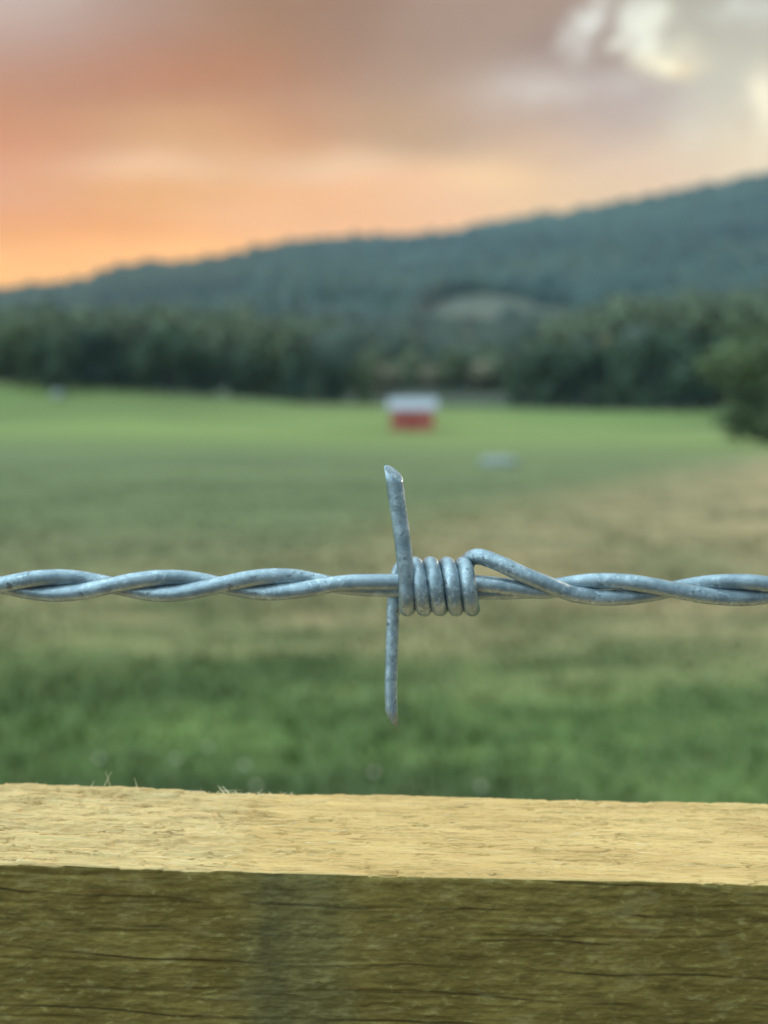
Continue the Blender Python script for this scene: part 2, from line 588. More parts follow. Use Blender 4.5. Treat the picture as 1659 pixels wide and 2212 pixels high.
# ------------------------------------------------------------------ trees
def leaf_cloud(lobes, n, size):
    """leaf-clump quads spread through the lobes (cx,cy,cz,rx,ry,rz)"""
    L = np.array(lobes, float)
    w = (L[:, 3] * L[:, 4] * L[:, 5]) ** 0.7
    k = rng.choice(len(L), n, p=w / w.sum())
    d = rng.normal(size=(n, 3)); d /= np.linalg.norm(d, axis=1)[:, None]
    rr = rng.random(n) ** 0.42
    c = L[k, :3] + d * L[k, 3:] * rr[:, None] * (0.85 + 0.3 * rng.random((n, 1)))
    nrm = d + 0.8 * rng.normal(size=(n, 3)); nrm /= np.linalg.norm(nrm, axis=1)[:, None]
    t = np.cross(nrm, rng.normal(size=(n, 3))); t /= np.linalg.norm(t, axis=1)[:, None]
    b = np.cross(nrm, t)
    s = size * (0.5 + rng.random((n, 1)))
    t, b = t * s, b * s * 0.8
    v = np.stack([c - t - b * 0.6, c + t * 0.7 - b, c + t + b * 0.7, c - t * 0.6 + b], 1).reshape(-1, 3)
    q = np.arange(n * 4).reshape(-1, 4)
    return v, q


def broad_tree(h, wd, n, size, mat, seed):
    global rng
    keep, rng = rng, np.random.default_rng(seed)
    tr = MB()
    bend = rng.normal(size=2) * 0.03 * h
    path = [(bend[0] * t * t, bend[1] * t * t, h * 0.62 * t) for t in np.linspace(0, 1, 8)]
    tr.tube(path, np.linspace(0.035 * h, 0.012 * h, 8), 8)
    lobes = [(bend[0], bend[1], h * 0.62, wd * 0.38, wd * 0.38, h * 0.34)]
    for k in range(7):
        a = k * 0.9 + rng.random()
        z = h * (0.30 + 0.42 * rng.random())
        r = wd * (0.26 + 0.16 * rng.random())
        e = np.array([math.cos(a) * r, math.sin(a) * r, z + 0.08 * h])
        s = np.array(path[min(7, int(z / h / 0.62 * 7))])
        tr.tube([s, (s + e) / 2 + np.array([0, 0, 0.03 * h]), e], [0.014 * h, 0.009 * h, 0.004 * h], 6)
        lobes.append((e[0], e[1], e[2], wd * 0.22, wd * 0.22, h * (0.14 + 0.08 * rng.random())))
    for k in range(4):
        a = rng.random() * 6.28
        lobes.append((math.cos(a) * wd * 0.25, math.sin(a) * wd * 0.25, h * 0.20, wd * 0.2, wd * 0.2, h * 0.16))
    v, q = leaf_cloud(lobes, n, size)
    v[:, 2] = np.maximum(v[:, 2], 0.02 * h)
    root = empty('tree', (0, 0, 0))
    tr.build('trunk', M['bark'], root)
    new_mesh('crown', v, [q], M[mat], root, smooth=False)
    rng = keep
    return root


def conifer(h, wd, n, size, mat, seed):
    global rng
    keep, rng = rng, np.random.default_rng(seed)
    tr = MB()
    tr.tube([(0, 0, t * h * 0.97) for t in np.linspace(0, 1, 8)], np.linspace(0.022 * h, 0.004 * h, 8), 8)
    lobes = []
    for k in range(9):
        t = k / 8
        r = wd * 0.5 * (1 - t) ** 0.8 + 0.05 * wd
        for j in range(5 if k < 6 else 2):
            a = j * 1.257 + k * 0.6 + rng.random() * 0.5
            e = (math.cos(a) * r * 0.62, math.sin(a) * r * 0.62, h * (0.10 + 0.84 * t))
            tr.tube([(0, 0, e[2] + 0.02 * h), (e[0] * 1.2, e[1] * 1.2, e[2])], [0.006 * h, 0.002 * h], 5)
            lobes.append((e[0], e[1], e[2], r * 0.5, r * 0.5, h * 0.075))
    v, q = leaf_cloud(lobes, n, size)
    root = empty('conifer', (0, 0, 0))
    tr.build('trunk', M['bark'], root)
    new_mesh('crown', v, [q], M[mat], root, smooth=False)
    rng = keep
    return root


def shrub(mat, n, seed, name='shrub'):
    global rng
    keep, rng = rng, np.random.default_rng(seed)
    lob = [(rng.normal() * 0.5, rng.normal() * 0.5, 0.5 + 0.35 * rng.random(), 0.55, 0.55, 0.5) for _ in range(5)]
    st = MB()
    for l in lob:
        st.tube([(0, 0, -0.1), (l[0] * 0.5, l[1] * 0.5, l[2] * 0.55), (l[0], l[1], l[2])], [0.05, 0.035, 0.015], 5)
    v, q = leaf_cloud(lob, n, 0.12)
    root = empty(name, (0, 0, 0))
    st.build('stem', M['bark'], root)
    new_mesh('foliage', v, [q], M[mat], root, smooth=False)
    rng = keep
    return root


def copy_tree(o):
    c = o.copy(); COL.objects.link(c)
    for k in list(o.children):
        d = k.copy(); COL.objects.link(d); d.parent = c
    return c


_used = set()


def place(proto, x, y, z, sx, sz, label, cat, group):
    o = proto if proto.name not in _used else copy_tree(proto)
    _used.add(proto.name)
    _used.add(o.name)
    o.location = (x, y, z)
    o.rotation_euler = (0, 0, random.random() * 6.28)
    o.scale = (sx, sx, sz)
    return tag(o, label, cat, group)


def build_trees():
    pr = {
        'db': [broad_tree(10, 8, 1500, 0.42, 'dark', 11), broad_tree(10, 9, 1500, 0.42, 'dark', 12)],
        'ob': [broad_tree(10, 8.5, 1500, 0.42, 'olive', 13), broad_tree(10, 7.5, 1500, 0.42, 'olive', 14)],
        'dc': [conifer(10, 6, 1500, 0.36, 'dark', 15)],
    }
    G = 'trees along the far edge of the pasture'
    # u of the trunk, top row, distance, kind, width factor, label
    T = [
        (-70, 700, 176, 'ob', 1.0, 'olive tree cut off by the left edge, in the far tree line'),
        (40, 690, 174, 'ob', 1.0, 'olive green tree at the left end of the far tree line'),
        (118, 715, 172, 'db', .9, 'dark broad tree above the small pale rock at left of pasture'),
        (190, 700, 178, 'db', 1.0, 'dark tree between the pale rock and the tallest dark trees on the left'),
        (270, 730, 180, 'db', .9, 'low dark tree left of the tallest dark tree in the left half'),
        (365, 690, 180, 'db', 1.1, 'tallest rounded dark tree in the left half of the tree line'),
        (440, 735, 182, 'db', .9, 'low dark tree just right of the tallest rounded tree in the left half'),
        (520, 745, 184, 'db', 1.0, 'dark rounded tree halfway between left edge of tree line and red shed'),
        (575, 730, 190, 'ob', .8, 'paler olive tree in a gap left of the black pointed evergreen'),
        (648, 712, 182, 'dc', 1.15, 'black pointed evergreen standing left of the red shed'),
        (715, 760, 186, 'db', .85, 'low dark tree just right of the black pointed evergreen'),
        (775, 770, 190, 'ob', .8, 'olive tree closest to the red shed on its left side'),
        (1000, 725, 248, 'db', .8, 'dark tree up on the brown bank above the red shed roof'),
        (1130, 770, 186, 'db', .85, 'dark bushy tree closest to the red shed on its right side'),
        (1200, 730, 184, 'db', .95, 'dark green tree second from the red shed on its right side'),
        (1265, 760, 186, 'db', .9, 'dark tree below the small tan tree right of the red shed'),
        (1335, 720, 182, 'db', 1.05, 'dark tree just right of the small tan tree in the right half'),
        (1405, 725, 180, 'db', 1.0, 'dark blue green tree midway between tan tree and the big right edge tree'),
        (1475, 690, 178, 'db', 1.1, 'tall dark tree just left of the big near tree at right edge'),
        (1560, 665, 184, 'ob', 1.1, 'tall olive tree rising behind the big near tree at right edge'),
        (1680, 660, 178, 'ob', 1.1, 'olive tree cut by right edge, rising behind the big near tree'),
    ]
    for k, (u, vt, y, kind, wf, lab) in enumerate(T):
        x = (u - U0) / F * y
        z = float(hill_h(np.array([x]), np.array([y]))[0]) if y > 200 else float(field_h(x, y))
        h = CAMZ + (V0 - vt) / F * y - z
        place(pr[kind][k % len(pr[kind])], x, y, z - 0.1, h / 10 * wf, h / 10, lab, 'tree', G)
    # the near tree at the right edge of the frame
    x, y, _ = ground_at(1665, 962)
    z = float(field_h(x, y))
    big = broad_tree(10, 9.5, 7000, 0.22, 'olive', 21)
    h = CAMZ + (V0 - 690) / F * y - z
    place(big, x, y, z - 0.05, h / 10 * 1.12, h / 10, 'big green tree at right edge, nearest tree in the pasture', 'tree', 'trees standing in the pasture')
    # a small tan tree between the dark ones
    y = 187.0
    x = (1308 - U0) / F * y
    z = float(field_h(x, y))
    h = CAMZ + (V0 - 724) / F * y - z
    t = empty('tree', (0, 0, 0))
    mb = MB()
    mb.tube([(0, 0, 0), (.15, 0, .45 * h), (0, 0, .92 * h)], [.14, .10, .03], 7)
    mb.build('trunk', M['bark'], t)
    v, q = leaf_cloud([(0, 0, .88 * h, 1.0, 1.0, 1.15), (.5, .1, .82 * h, .7, .7, .8), (-.5, -.1, .84 * h, .7, .7, .7)], 500, .22)
    new_mesh('crown', v, [q], M['tan'], t, smooth=False)
    place(t, x, y, z - 0.1, 1.0, 1.0, 'slender tan leaved tree among dark trees right of the shed', 'tree', G)
    # brown brush on the bank behind the shed
    br = shrub('brush', 900, 31)
    B = [(835, 200, 3.2, 'brown shrub on the bank just above the left end of the shed roof'),
         (905, 214, 3.6, 'brown shrub behind the middle of the shed roof'),
         (960, 204, 3.0, 'brown shrub on the bank above the right end of the shed roof'),
         (880, 236, 4.0, 'large brown shrub higher up the bank over the shed'),
         (1030, 200, 3.2, 'brown shrub on the bank to the right of the shed roof'),
         (1085, 206, 3.4, 'brown shrub between the shed and the dark trees on its right')]
    for u, y, s, lab in B:
        x = (u - U0) / F * y
        z = float(hill_h(np.array([x]), np.array([float(y)]))[0])
        place(br, x, y, z, s * 1.3, s * 1.05, lab, 'shrub', 'brown brush on the bank behind the shed')
    # the wood behind the first row: reads as one mass
    V, Q, n = [], [], 0
    for k in range(150):
        u = -420 + 2500 * k / 149 + rng.normal() * 12
        y = 205 + 45 * rng.random()
        if 850 < u < 1140: y = 193 + 40 * rng.random()
        x = (u - U0) / F * y
        z = float(hill_h(np.array([x]), np.array([y]))[0])
        hgt = np.interp(u, [-400, 100, 560, 760, 840, 1080, 1160, 1400, 2000], [15.5, 15, 13, 9.5, 7.0, 7.0, 10.5, 14, 16]) * (0.85 + 0.3 * rng.random())
        w = hgt * 0.36
        lob = [(x, y, z + hgt * 0.62, w * .8, w * .8, hgt * .36)] + \
              [(x + rng.normal() * w * .55, y + rng.normal() * w * .55, z + hgt * (0.2 + .55 * rng.random()), w * .5, w * .5, hgt * .2) for _ in range(5)]
        v, q = leaf_cloud(lob, 330, 0.55)
        V.append(v); Q.append(q + n); n += len(v)
    o = new_mesh('woodland', np.concatenate(V), [np.concatenate(Q)], M['wood'], smooth=False)
    tag(o, 'olive green wood behind the first row of dark trees', 'woodland', kind='stuff')


# ------------------------------------------------------------------ grass, flowers, rocks
def build_grass():
    n = 24000
    # denser near the fence
    y = 3.4 + 52.0 * rng.random(n) ** 2.6
    x = (rng.random(n) * 2 - 1) * (0.36 * y + 1.2)
    nb = 6
    cx = np.repeat(x, nb) + rng.normal(size=n * nb) * 0.05
    cy = np.repeat(y, nb) + rng.normal(size=n * nb) * 0.05
    N = len(cx)
    cz = field_h(cx, cy)
    clump = vnoise(cx / 0.8, cy / 0.8, 41)
    hh = (0.02 + 0.045 * rng.random(N)) * (0.5 + 1.3 * clump)
    hh = hh * np.clip(1.15 - cy / 48.0, 0.12, 1.0)
    a = rng.random(N) * 6.28
    lean = hh * (0.4 + 1.0 * rng.random(N))
    w = (0.003 + 0.004 * rng.random(N)) * (1 + cy / 30)
    dx, dy = np.cos(a), np.sin(a)
    px, py = -dy, dx
    base = np.stack([cx, cy, cz - 0.01], -1)
    pw = np.stack([px * w, py * w, np.zeros(N)], -1)
    mid = base + np.stack([dx * lean * .35, dy * lean * .35, hh * .62], -1)
    tip = base + np.stack([dx * lean, dy * lean, hh], -1)
    v = np.stack([base - pw, base + pw, mid + pw * .8, mid - pw * .8, tip], 1).reshape(-1, 3)
    k = np.arange(N)[:, None] * 5
    q = k + np.array([[0, 1, 2, 3]])
    t = k + np.array([[3, 2, 4]])
    o = new_mesh('grass', v, [q, t], M['grass'], smooth=False)
    tag(o, 'short green and straw coloured grass of the pasture', 'grass', kind='stuff')


def build_flowers():
    def head(mb_w, r):
        for k in range(12):
            a = k * math.pi / 6
            c, s = math.cos(a), math.sin(a)
            def q(rad, wid, z): return (c * rad - s * wid, s * rad + c * wid, z)
            up, lo = 0.0, -0.0012
            pts = [q(r * .2, -r * .08, up), q(r * .65, -r * .17, .004), q(r, 0, .001), q(r * .65, r * .17, .004), q(r * .2, r * .08, up)]
            pts += [(p[0], p[1], p[2] + lo) for p in pts]
            mb_w.add(pts, [(0, 1, 3, 4), (9, 8, 6, 5)], [(1, 2, 3), (8, 7, 6)])
    root = empty('wildflower', (0, 0, 0))
    st = MB()
    st.tube([(0, 0, -.01), (.004, .002, .06), (0, 0, .118)], [.0018, .0015, .0013], 6)
    st.tube([(0, 0, .02), (.02, .01, .035), (.045, .02, .03)], [.001, .004, .0006], 5)
    st.build('stem', M['stalk'], root)
    pt = MB(); head(pt, .0105)
    pt.v = [p + np.array([0, 0, .12]) for p in pt.v]
    pt.build('petals', M['white'], root)
    ey = MB()
    iv, itf = ico(2)
    ey.add(iv * np.array([.0055, .0055, .0035]) + np.array([0, 0, .123]), (), itf)
    ey.build('flower_eye', M['yellow'], root)
    W = [
        (215, 1620, 'faint white flower farthest left in the grass just above the plank'),
        (385, 1632, 'white flower in the grass above the frayed left half of the plank'),
        (445, 1603, 'white flower a little higher than its two neighbours above the left half of the plank'),
        (522, 1630, 'brightest white flower on the left, a clear round disc above the plank'),
        (533, 1682, 'faint white flower lowest on the left, touching the top of the plank'),
        (805, 1637, 'white flower below the tip of the lower barb, slightly to the left'),
        (575, 1385, 'faint white flower in the straw coloured grass left of the lower barb'),
        (952, 1457, 'pale white flower just right of the lower barb'),
        (1020, 1677, 'white flower just above the right half of the plank, a clear round disc'),
        (1174, 1367, 'faint white flower in the dry grass below the right part of the wire'),
        (1532, 1455, 'faint white flower farthest right in the grass'),
    ]
    for k, (u, v, lab) in enumerate(W):
        x, y, z = ground_at(u, v + 0.1 * F / 5.0 * 1.0)
        y2 = (CAMZ - z - .12) * F / (v - V0)
        o = place(root, (u - U0) / F * y2, y2, float(field_h((u - U0) / F * y2, y2)), 1.0, 1.0, lab, 'flower', 'white flowers in the grass')
        o.rotation_euler = (random.uniform(0.2, 0.7), random.uniform(-.2, .2), random.random() * .6)


def build_rocks():
    def rock(seed, sx, sy, sz):
        iv, itf = ico(4)
        d = 0.75 + 0.5 * fbm(iv[:, 0] * 1.6 + 5 + seed, iv[:, 1] * 1.6 + iv[:, 2] * 1.3 + 9, seed, 4)
        v = iv * d[:, None] * np.array([sx, sy, sz])
        return v, itf
    x, y, z = ground_at(1080, 1006)
    v, f = rock(3, .60, .35, .22)
    o = new_mesh('rock', v, [f], M['rock'], loc=(x, y, z + .06))
    tag(o, 'low pale grey rock in the grass right of the upper barb', 'rock')
    y = 164.0
    x = (125 - U0) / F * y
    v, f = rock(8, 1.0, .8, .75)
    o = new_mesh('rock', v, [f], M['rock'], loc=(x, y, float(field_h(x, y)) + .3))
    tag(o, 'small pale rock at the far left of the pasture below the tree line', 'rock')


# ------------------------------------------------------------------ shed
def build_shed():
    y = 140.0
    k = y / F
    x0, x1 = (844 - U0) * k, (936 - U0) * k
    xm = (x0 + x1) / 2
    z = float(field_h(xm, y))
    L = (x1 - x0) / 2
    D, hw, hr = 4.8, 2.45, 3.85
    root = empty('shed', (xm, y, z), math.radians(-3))
    ov, eave = 0.40, 0.15
    # walls as boards with battens
    w = MB()
    fr = -0.0
    # front wall in two halves beside the opening
    w.box(-L, -.9, fr, fr + .12, -.2, hw); w.box(.9, L, fr, fr + .12, -.2, hw); w.box(-.9, .9, fr, fr + .12, 1.85, hw)
    w.box(-L, L, D - .12, D, -.2, hw)
    for sx in (-1, 1):
        a, b_ = sorted((sx * L, sx * (L - .12)))
        w.box(a, b_, .12, D - .12, -.2, hw)
        # gable
        m = [(a, 0, hw), (a, D, hw), (a, D / 2, hr - .12), (b_, 0, hw), (b_, D, hw), (b_, D / 2, hr - .12)]
        w.add(m, [(0, 3, 4, 1), (1, 4, 5, 2), (2, 5, 3, 0)], [(0, 1, 2), (3, 5, 4)])
    nb = 13
    for i in range(nb + 1):
        bx = -L + .05 + (2 * L - .1) * i / nb
        if abs(bx) < .98: continue
        w.box(bx - .03, bx + .03, fr - .035, fr - .002, -.2, hw - .02)
    w.build('wall', M['red'], root, smooth=False)
    r = MB()
    for side in (0, 1):
        ya, yb = (-eave, D / 2) if side == 0 else (D + eave, D / 2)
        za = hw - eave * (hr - hw) / (D / 2) + .12
        r.add([(-L - ov, ya, za), (L + ov, ya, za), (L + ov, yb, hr), (-L - ov, yb, hr),
               (-L - ov, ya, za - .08), (L + ov, ya, za - .08), (L + ov, yb, hr - .08), (-L - ov, yb, hr - .08)],
              [(0, 1, 2, 3), (7, 6, 5, 4), (0, 4, 5, 1), (1, 5, 6, 2), (3, 7, 4, 0)])
        for i in range(19):                    # standing seams of the sheet metal
            bx = -L - ov + .06 + (2 * (L + ov) - .12) * i / 18
            r.add([(bx - .025, ya, za + .003), (bx + .025, ya, za + .003), (bx + .025, yb, hr + .003), (bx - .025, yb, hr + .003),
                   (bx - .015, ya, za + .05), (bx + .015, ya, za + .05), (bx + .015, yb, hr + .05), (bx - .015, yb, hr + .05)],
                  [(4, 5, 6, 7), (0, 4, 7, 3), (1, 2, 6, 5), (0, 1, 5, 4)])
    r.box(-L - ov - .01, L + ov + .01, D / 2 - .16, D / 2 + .16, hr + .03, hr + .09)
    r.build('roof', M['tin'], root, smooth=False)
    d = MB()
    d.box(-.9, 0.0, .03, .09, -.1, 1.83); d.box(.012, .9, .03, .09, -.1, 1.83)
    for sx in (-.45, .45):
        d.box(sx - .38, sx + .38, 0.0, .028, .1, .2); d.box(sx - .38, sx + .38, 0.0, .028, 1.55, 1.65)
    dr = d.build('door', M['dim'], root, smooth=False)
    h = MB(); h.tube([(-.06, -.01, .85), (-.06, -.05, .88), (-.06, -.05, 1.02), (-.06, -.01, 1.05)], .012, 6)
    h.build('handle', M['rock'], dr)
    tag(root, 'small red shed with a pale metal roof out in the pasture', 'shed')


# ------------------------------------------------------------------ barbed wire
def W(u, v, d):
    u, v, d = np.broadcast_arrays(np.asarray(u, float), v, d)
    return np.stack([(u - U0) * SC, Y0 + d * SC, CAMZ - (v - V0) * SC], -1)


def catmull(pts, per=14):
    p = np.asarray(pts, float)
    p = np.concatenate([[2 * p[0] - p[1]], p, [2 * p[-1] - p[-2]]])
    out = []
    for i in range(1, len(p) - 2):
        t = np.linspace(0, 1, per, endpoint=False)[:, None]
        a, b, c, d = p[i - 1], p[i], p[i + 1], p[i + 2]
        out.append(0.5 * (2 * b + (c - a) * t + (2 * a - 5 * b + 4 * c - d) * t ** 2 + (3 * b - a - 3 * c + d) * t ** 3))
    out.append(p[-2][None])
    return np.concatenate(out)


def build_wire():
    vc_u = [-40000, 0, 330, 640, 800, 950, 1100, 1250, 1659, 40000]
    vc_v = [1262, 1265, 1265.5, 1261, 1264, 1267, 1270, 1273, 1275, 1278]
    vc = lambda u: np.interp(u, vc_u, vc_v)
    R, RAD = 17.2, 17.6
    root = empty('barbed_wire', tuple(W(950, 1266, 0)))
    off = -np.array(root.location[:])
    tag(root, 'twisted grey galvanised barbed wire with one coiled barb above the plank', 'barbed wire')

    def phiA(u):
        base = 2 * math.pi * (u - 229) / 474
        k = (u - 690) / (870 - 690)
        e = 2 * math.pi * (690 - 229) / 474
        slope = 2 * math.pi / 474 * 180
        kk = np.clip(k, 0, 1)
        tgt = 2 * math.pi + 0.62
        h = (2 * kk ** 3 - 3 * kk ** 2 + 1) * e + (kk ** 3 - 2 * kk ** 2 + kk) * slope + (-2 * kk ** 3 + 3 * kk ** 2) * tgt
        return np.where(u < 690, base, h)

    def wob(u, s): return 0.9 * (vnoise(u / 130.0, s, 77) - 0.5) * 2

    LEFT, RIGHT = -19000, 20000
    ul = np.concatenate([np.arange(LEFT, -300, 26.0), np.arange(-300, 1030, 6.0)])

    def strand(u, ph, v_add=0.0, rr=R, rad=RAD, seed=1.0):
        dents = 1 + 0.018 * (vnoise(u / 21.0, seed, 5) - 0.5) * 2
        mb = MB()
        mb.tube(W(u, vc(u) + v_add - rr * np.sin(ph) + wob(u, seed), -rr * np.cos(ph) + wob(u, seed + 9)) + off, rad * SC * dents, 20)
        return mb

    # strand A: upper front through the coil, its end tucked in behind the wrapped strand
    uA = np.concatenate([ul, np.arange(1030, 1246, 5.0)])
    phA = phiA(uA)
    k = np.clip((uA - 1030) / (1246 - 1030), 0, 1)
    phA = np.where(uA > 1030, 2 * math.pi + 0.62 - 1.9 * k ** 1.5, phA)
    rA = np.where(uA > 1100, R * (1 - 0.85 * sstep(1110, 1246, uA)), R)
    rad = np.where(uA > 1150, RAD * (1 - 0.45 * sstep(1150, 1246, uA)), RAD)
    strand(uA, phA, 0, rA, rad, 1.0).build('strand', M['steel'], root)
    # strand B goes on as the upper hump right of the coil
    ur = np.concatenate([np.arange(1030, 2100, 6.0), np.arange(2100, RIGHT, 28.0)])
    uB = np.concatenate([ul, ur])
    phR = -math.pi - 2 * math.pi * (uB - 1182) / 558
    k = np.clip((uB - 1030) / (1182 - 1030), 0, 1)
    a0, a1, m1 = 0.62 - math.pi, -math.pi, -2 * math.pi / 558 * 152
    tr = (2 * k ** 3 - 3 * k ** 2 + 1) * a0 + (-2 * k ** 3 + 3 * k ** 2) * a1 + (k ** 3 - k ** 2) * m1
    phB = np.where(uB < 1030, phiA(uB) - math.pi - 2 * math.pi, np.where(uB < 1182, tr, phR))
    strand(uB, phB, 0, R, RAD, 2.0).build('strand', M['steel'], root)
    # coil: five turns, front side running down
    Rz, Ry, cv = 46.5, 45.0, 1266.5
    ps = np.radians(np.arange(90, 1711, 6.0))
    deg = np.degrees(ps)
    cu = 880.5 + 34.6 * (deg - 180) / 360
    cu = np.where(deg < 180, 877.5 + 3.0 * (deg - 90) / 90, cu)
    cu = np.where(deg > 1620, 1018.7 - 5 - 9 * sstep(1620, 1710, deg) + 5, cu)
    turn = np.floor((deg - 90) / 360)
    jit = 1.2 * (vnoise(deg / 120.0, 3.3, 8) - 0.5) * 2 * sstep(90, 180, deg)
    squash = 1 + 0.03 * (vnoise(turn * 1.7, 1.1, 9) - 0.5)
    lean = -1.5 * np.cos(ps) * np.clip((deg - 180) / 180, 0, 1)      # turns lean: tops to the left
    wr = np.interp(deg, [90, 200, 1600, 1710], [17.6, 17.9, 17.9, 17.4])
    coil = W(cu + lean + jit, cv - Rz * squash * np.cos(ps), -Ry * np.sin(ps))
    lead = W(np.array([876.9, 877.2, 877.4]), np.array([1243., 1251., 1259.]), -45.0)
    coil = np.concatenate([lead, coil]); wr = np.concatenate([[16.9, 17.25, 17.5], wr])
    mb = MB(); mb.tube(coil + off, wr * SC, 20)
    mb.build('coil', M['steel'], root)
    # wrapped strand: out of the back of the coil, over the top and into the twist
    e_u, e_v, e_d = cu[-1] + lean[-1] + jit[-1], 1266.5, 45.0
    uC = ur[ur > 1275]
    phC = -2 * math.pi * (uC - 1182) / 558
    ctl = [(e_u, e_v, e_d), (e_u - 1, 1236, 38), (e_u + 4, 1212, 22), (1036, 1202.0, -4), (1078, 1215, -22), (1120, 1234, -31),
           (1160, 1250, -35), (1196, 1265, -33), (1232, 1279, -24)]
    first = np.array([(uC[0], vc(uC[0]) - R * math.sin(phC[0]), -R * math.cos(phC[0]))])
    cm = catmull(np.concatenate([np.array(ctl), first]), 12)[:-1]
    tail = np.stack([uC, vc(uC) - R * np.sin(phC) + wob(uC, 3.0) * np.clip((uC - 1275) / 80, 0, 1), -R * np.cos(phC)], -1)
    full = np.concatenate([cm, tail])
    dents = 1 + 0.02 * (vnoise(full[:, 0] / 21.0, 4.0, 5) - 0.5) * 2
    mb = MB(); mb.tube(W(full[:, 0], full[:, 1], full[:, 2]) + off, RAD * SC * dents * 0.99, 20)
    mb.build('strand', M['steel'], root)

    # spikes, each a tapering end with an oblique cut
    def spike(ctl, r0, r1, kvec, kshear, seed):
        p = catmull(ctl, 14)
        n = len(p)
        r = np.linspace(r0, r1, n) * (1 + 0.025 * np.clip(np.arange(n) / 20, 0, 1) * (vnoise(np.arange(n) / 5.0, seed, 4) - .5) * 2)
        pw = W(p[:, 0], p[:, 1], p[:, 2]) + off
        # leave room for the slanting cut: the last but one ring stays behind it
        back = r1 * abs(kshear) * 1.05 * SC
        d = np.linalg.norm(pw - pw[-1], axis=1)
        keep = d > back
        keep[-1] = True
        pw, r = pw[keep], r[keep]
        sides = 22
        v, q, t = tube_arrays(pw, r * SC, sides, True, (len(pw) - 1, kvec, kshear))
        # break the cut face up a little: an inner ring of torn metal
        m = len(pw)
        e = (m - 1) * sides
        c = v[-1].copy()
        t = t[1::2] * 0 + t[0::2]          # start cap only
        ring = []
        rr = np.random.default_rng(int(seed * 10))
        ax = pw[-1] - pw[-2]; ax /= np.linalg.norm(ax)
        add, quads = [], []
        prev = np.arange(e, e + sides)
        base = len(v)
        for lv, s in enumerate((0.86, 0.55, 0.25)):
            cur = c + (v[e:e + sides] - c) * s + ax[None] * (rr.normal(size=(sides, 1)) * 1.9 * SC)
            ids = base + lv * sides + np.arange(sides)
            add.append(cur)
            for k_ in range(sides):
                quads.append((prev[k_], prev[(k_ + 1) % sides], ids[(k_ + 1) % sides], ids[k_]))
            prev = ids
        v = np.concatenate([v] + add)
        cen = base - 1
        tr_ = [(cen, prev[k_], prev[(k_ + 1) % sides]) for k_ in range(sides)]
        mb = MB(); mb.add(v, np.concatenate([q, np.array(quads)]), np.concatenate([t, np.array(tr_)]))
        return mb

    up = [(877.5, 1267, -45), (876.8, 1240, -45.2), (873, 1200, -45), (866, 1140, -43), (857.5, 1080, -41), (849.5, 1020, -39)]
    spike(up, 17.3, 18.5, (1, -0.85, 0), -0.80, 1.3).build('spike', M['steel'], root)
    dn = [(874, 1222, 36), (862, 1240, 44), (854, 1275, 44), (850.5, 1310, 40), (848, 1370, 34), (845.8, 1440, 27), (844.6, 1500, 21), (846.5, 1553, 16)]
    spike(dn, 16.0, 13.6, (1, -0.6, 0), 1.25, 2.6).build('spike', M['steel'], root)


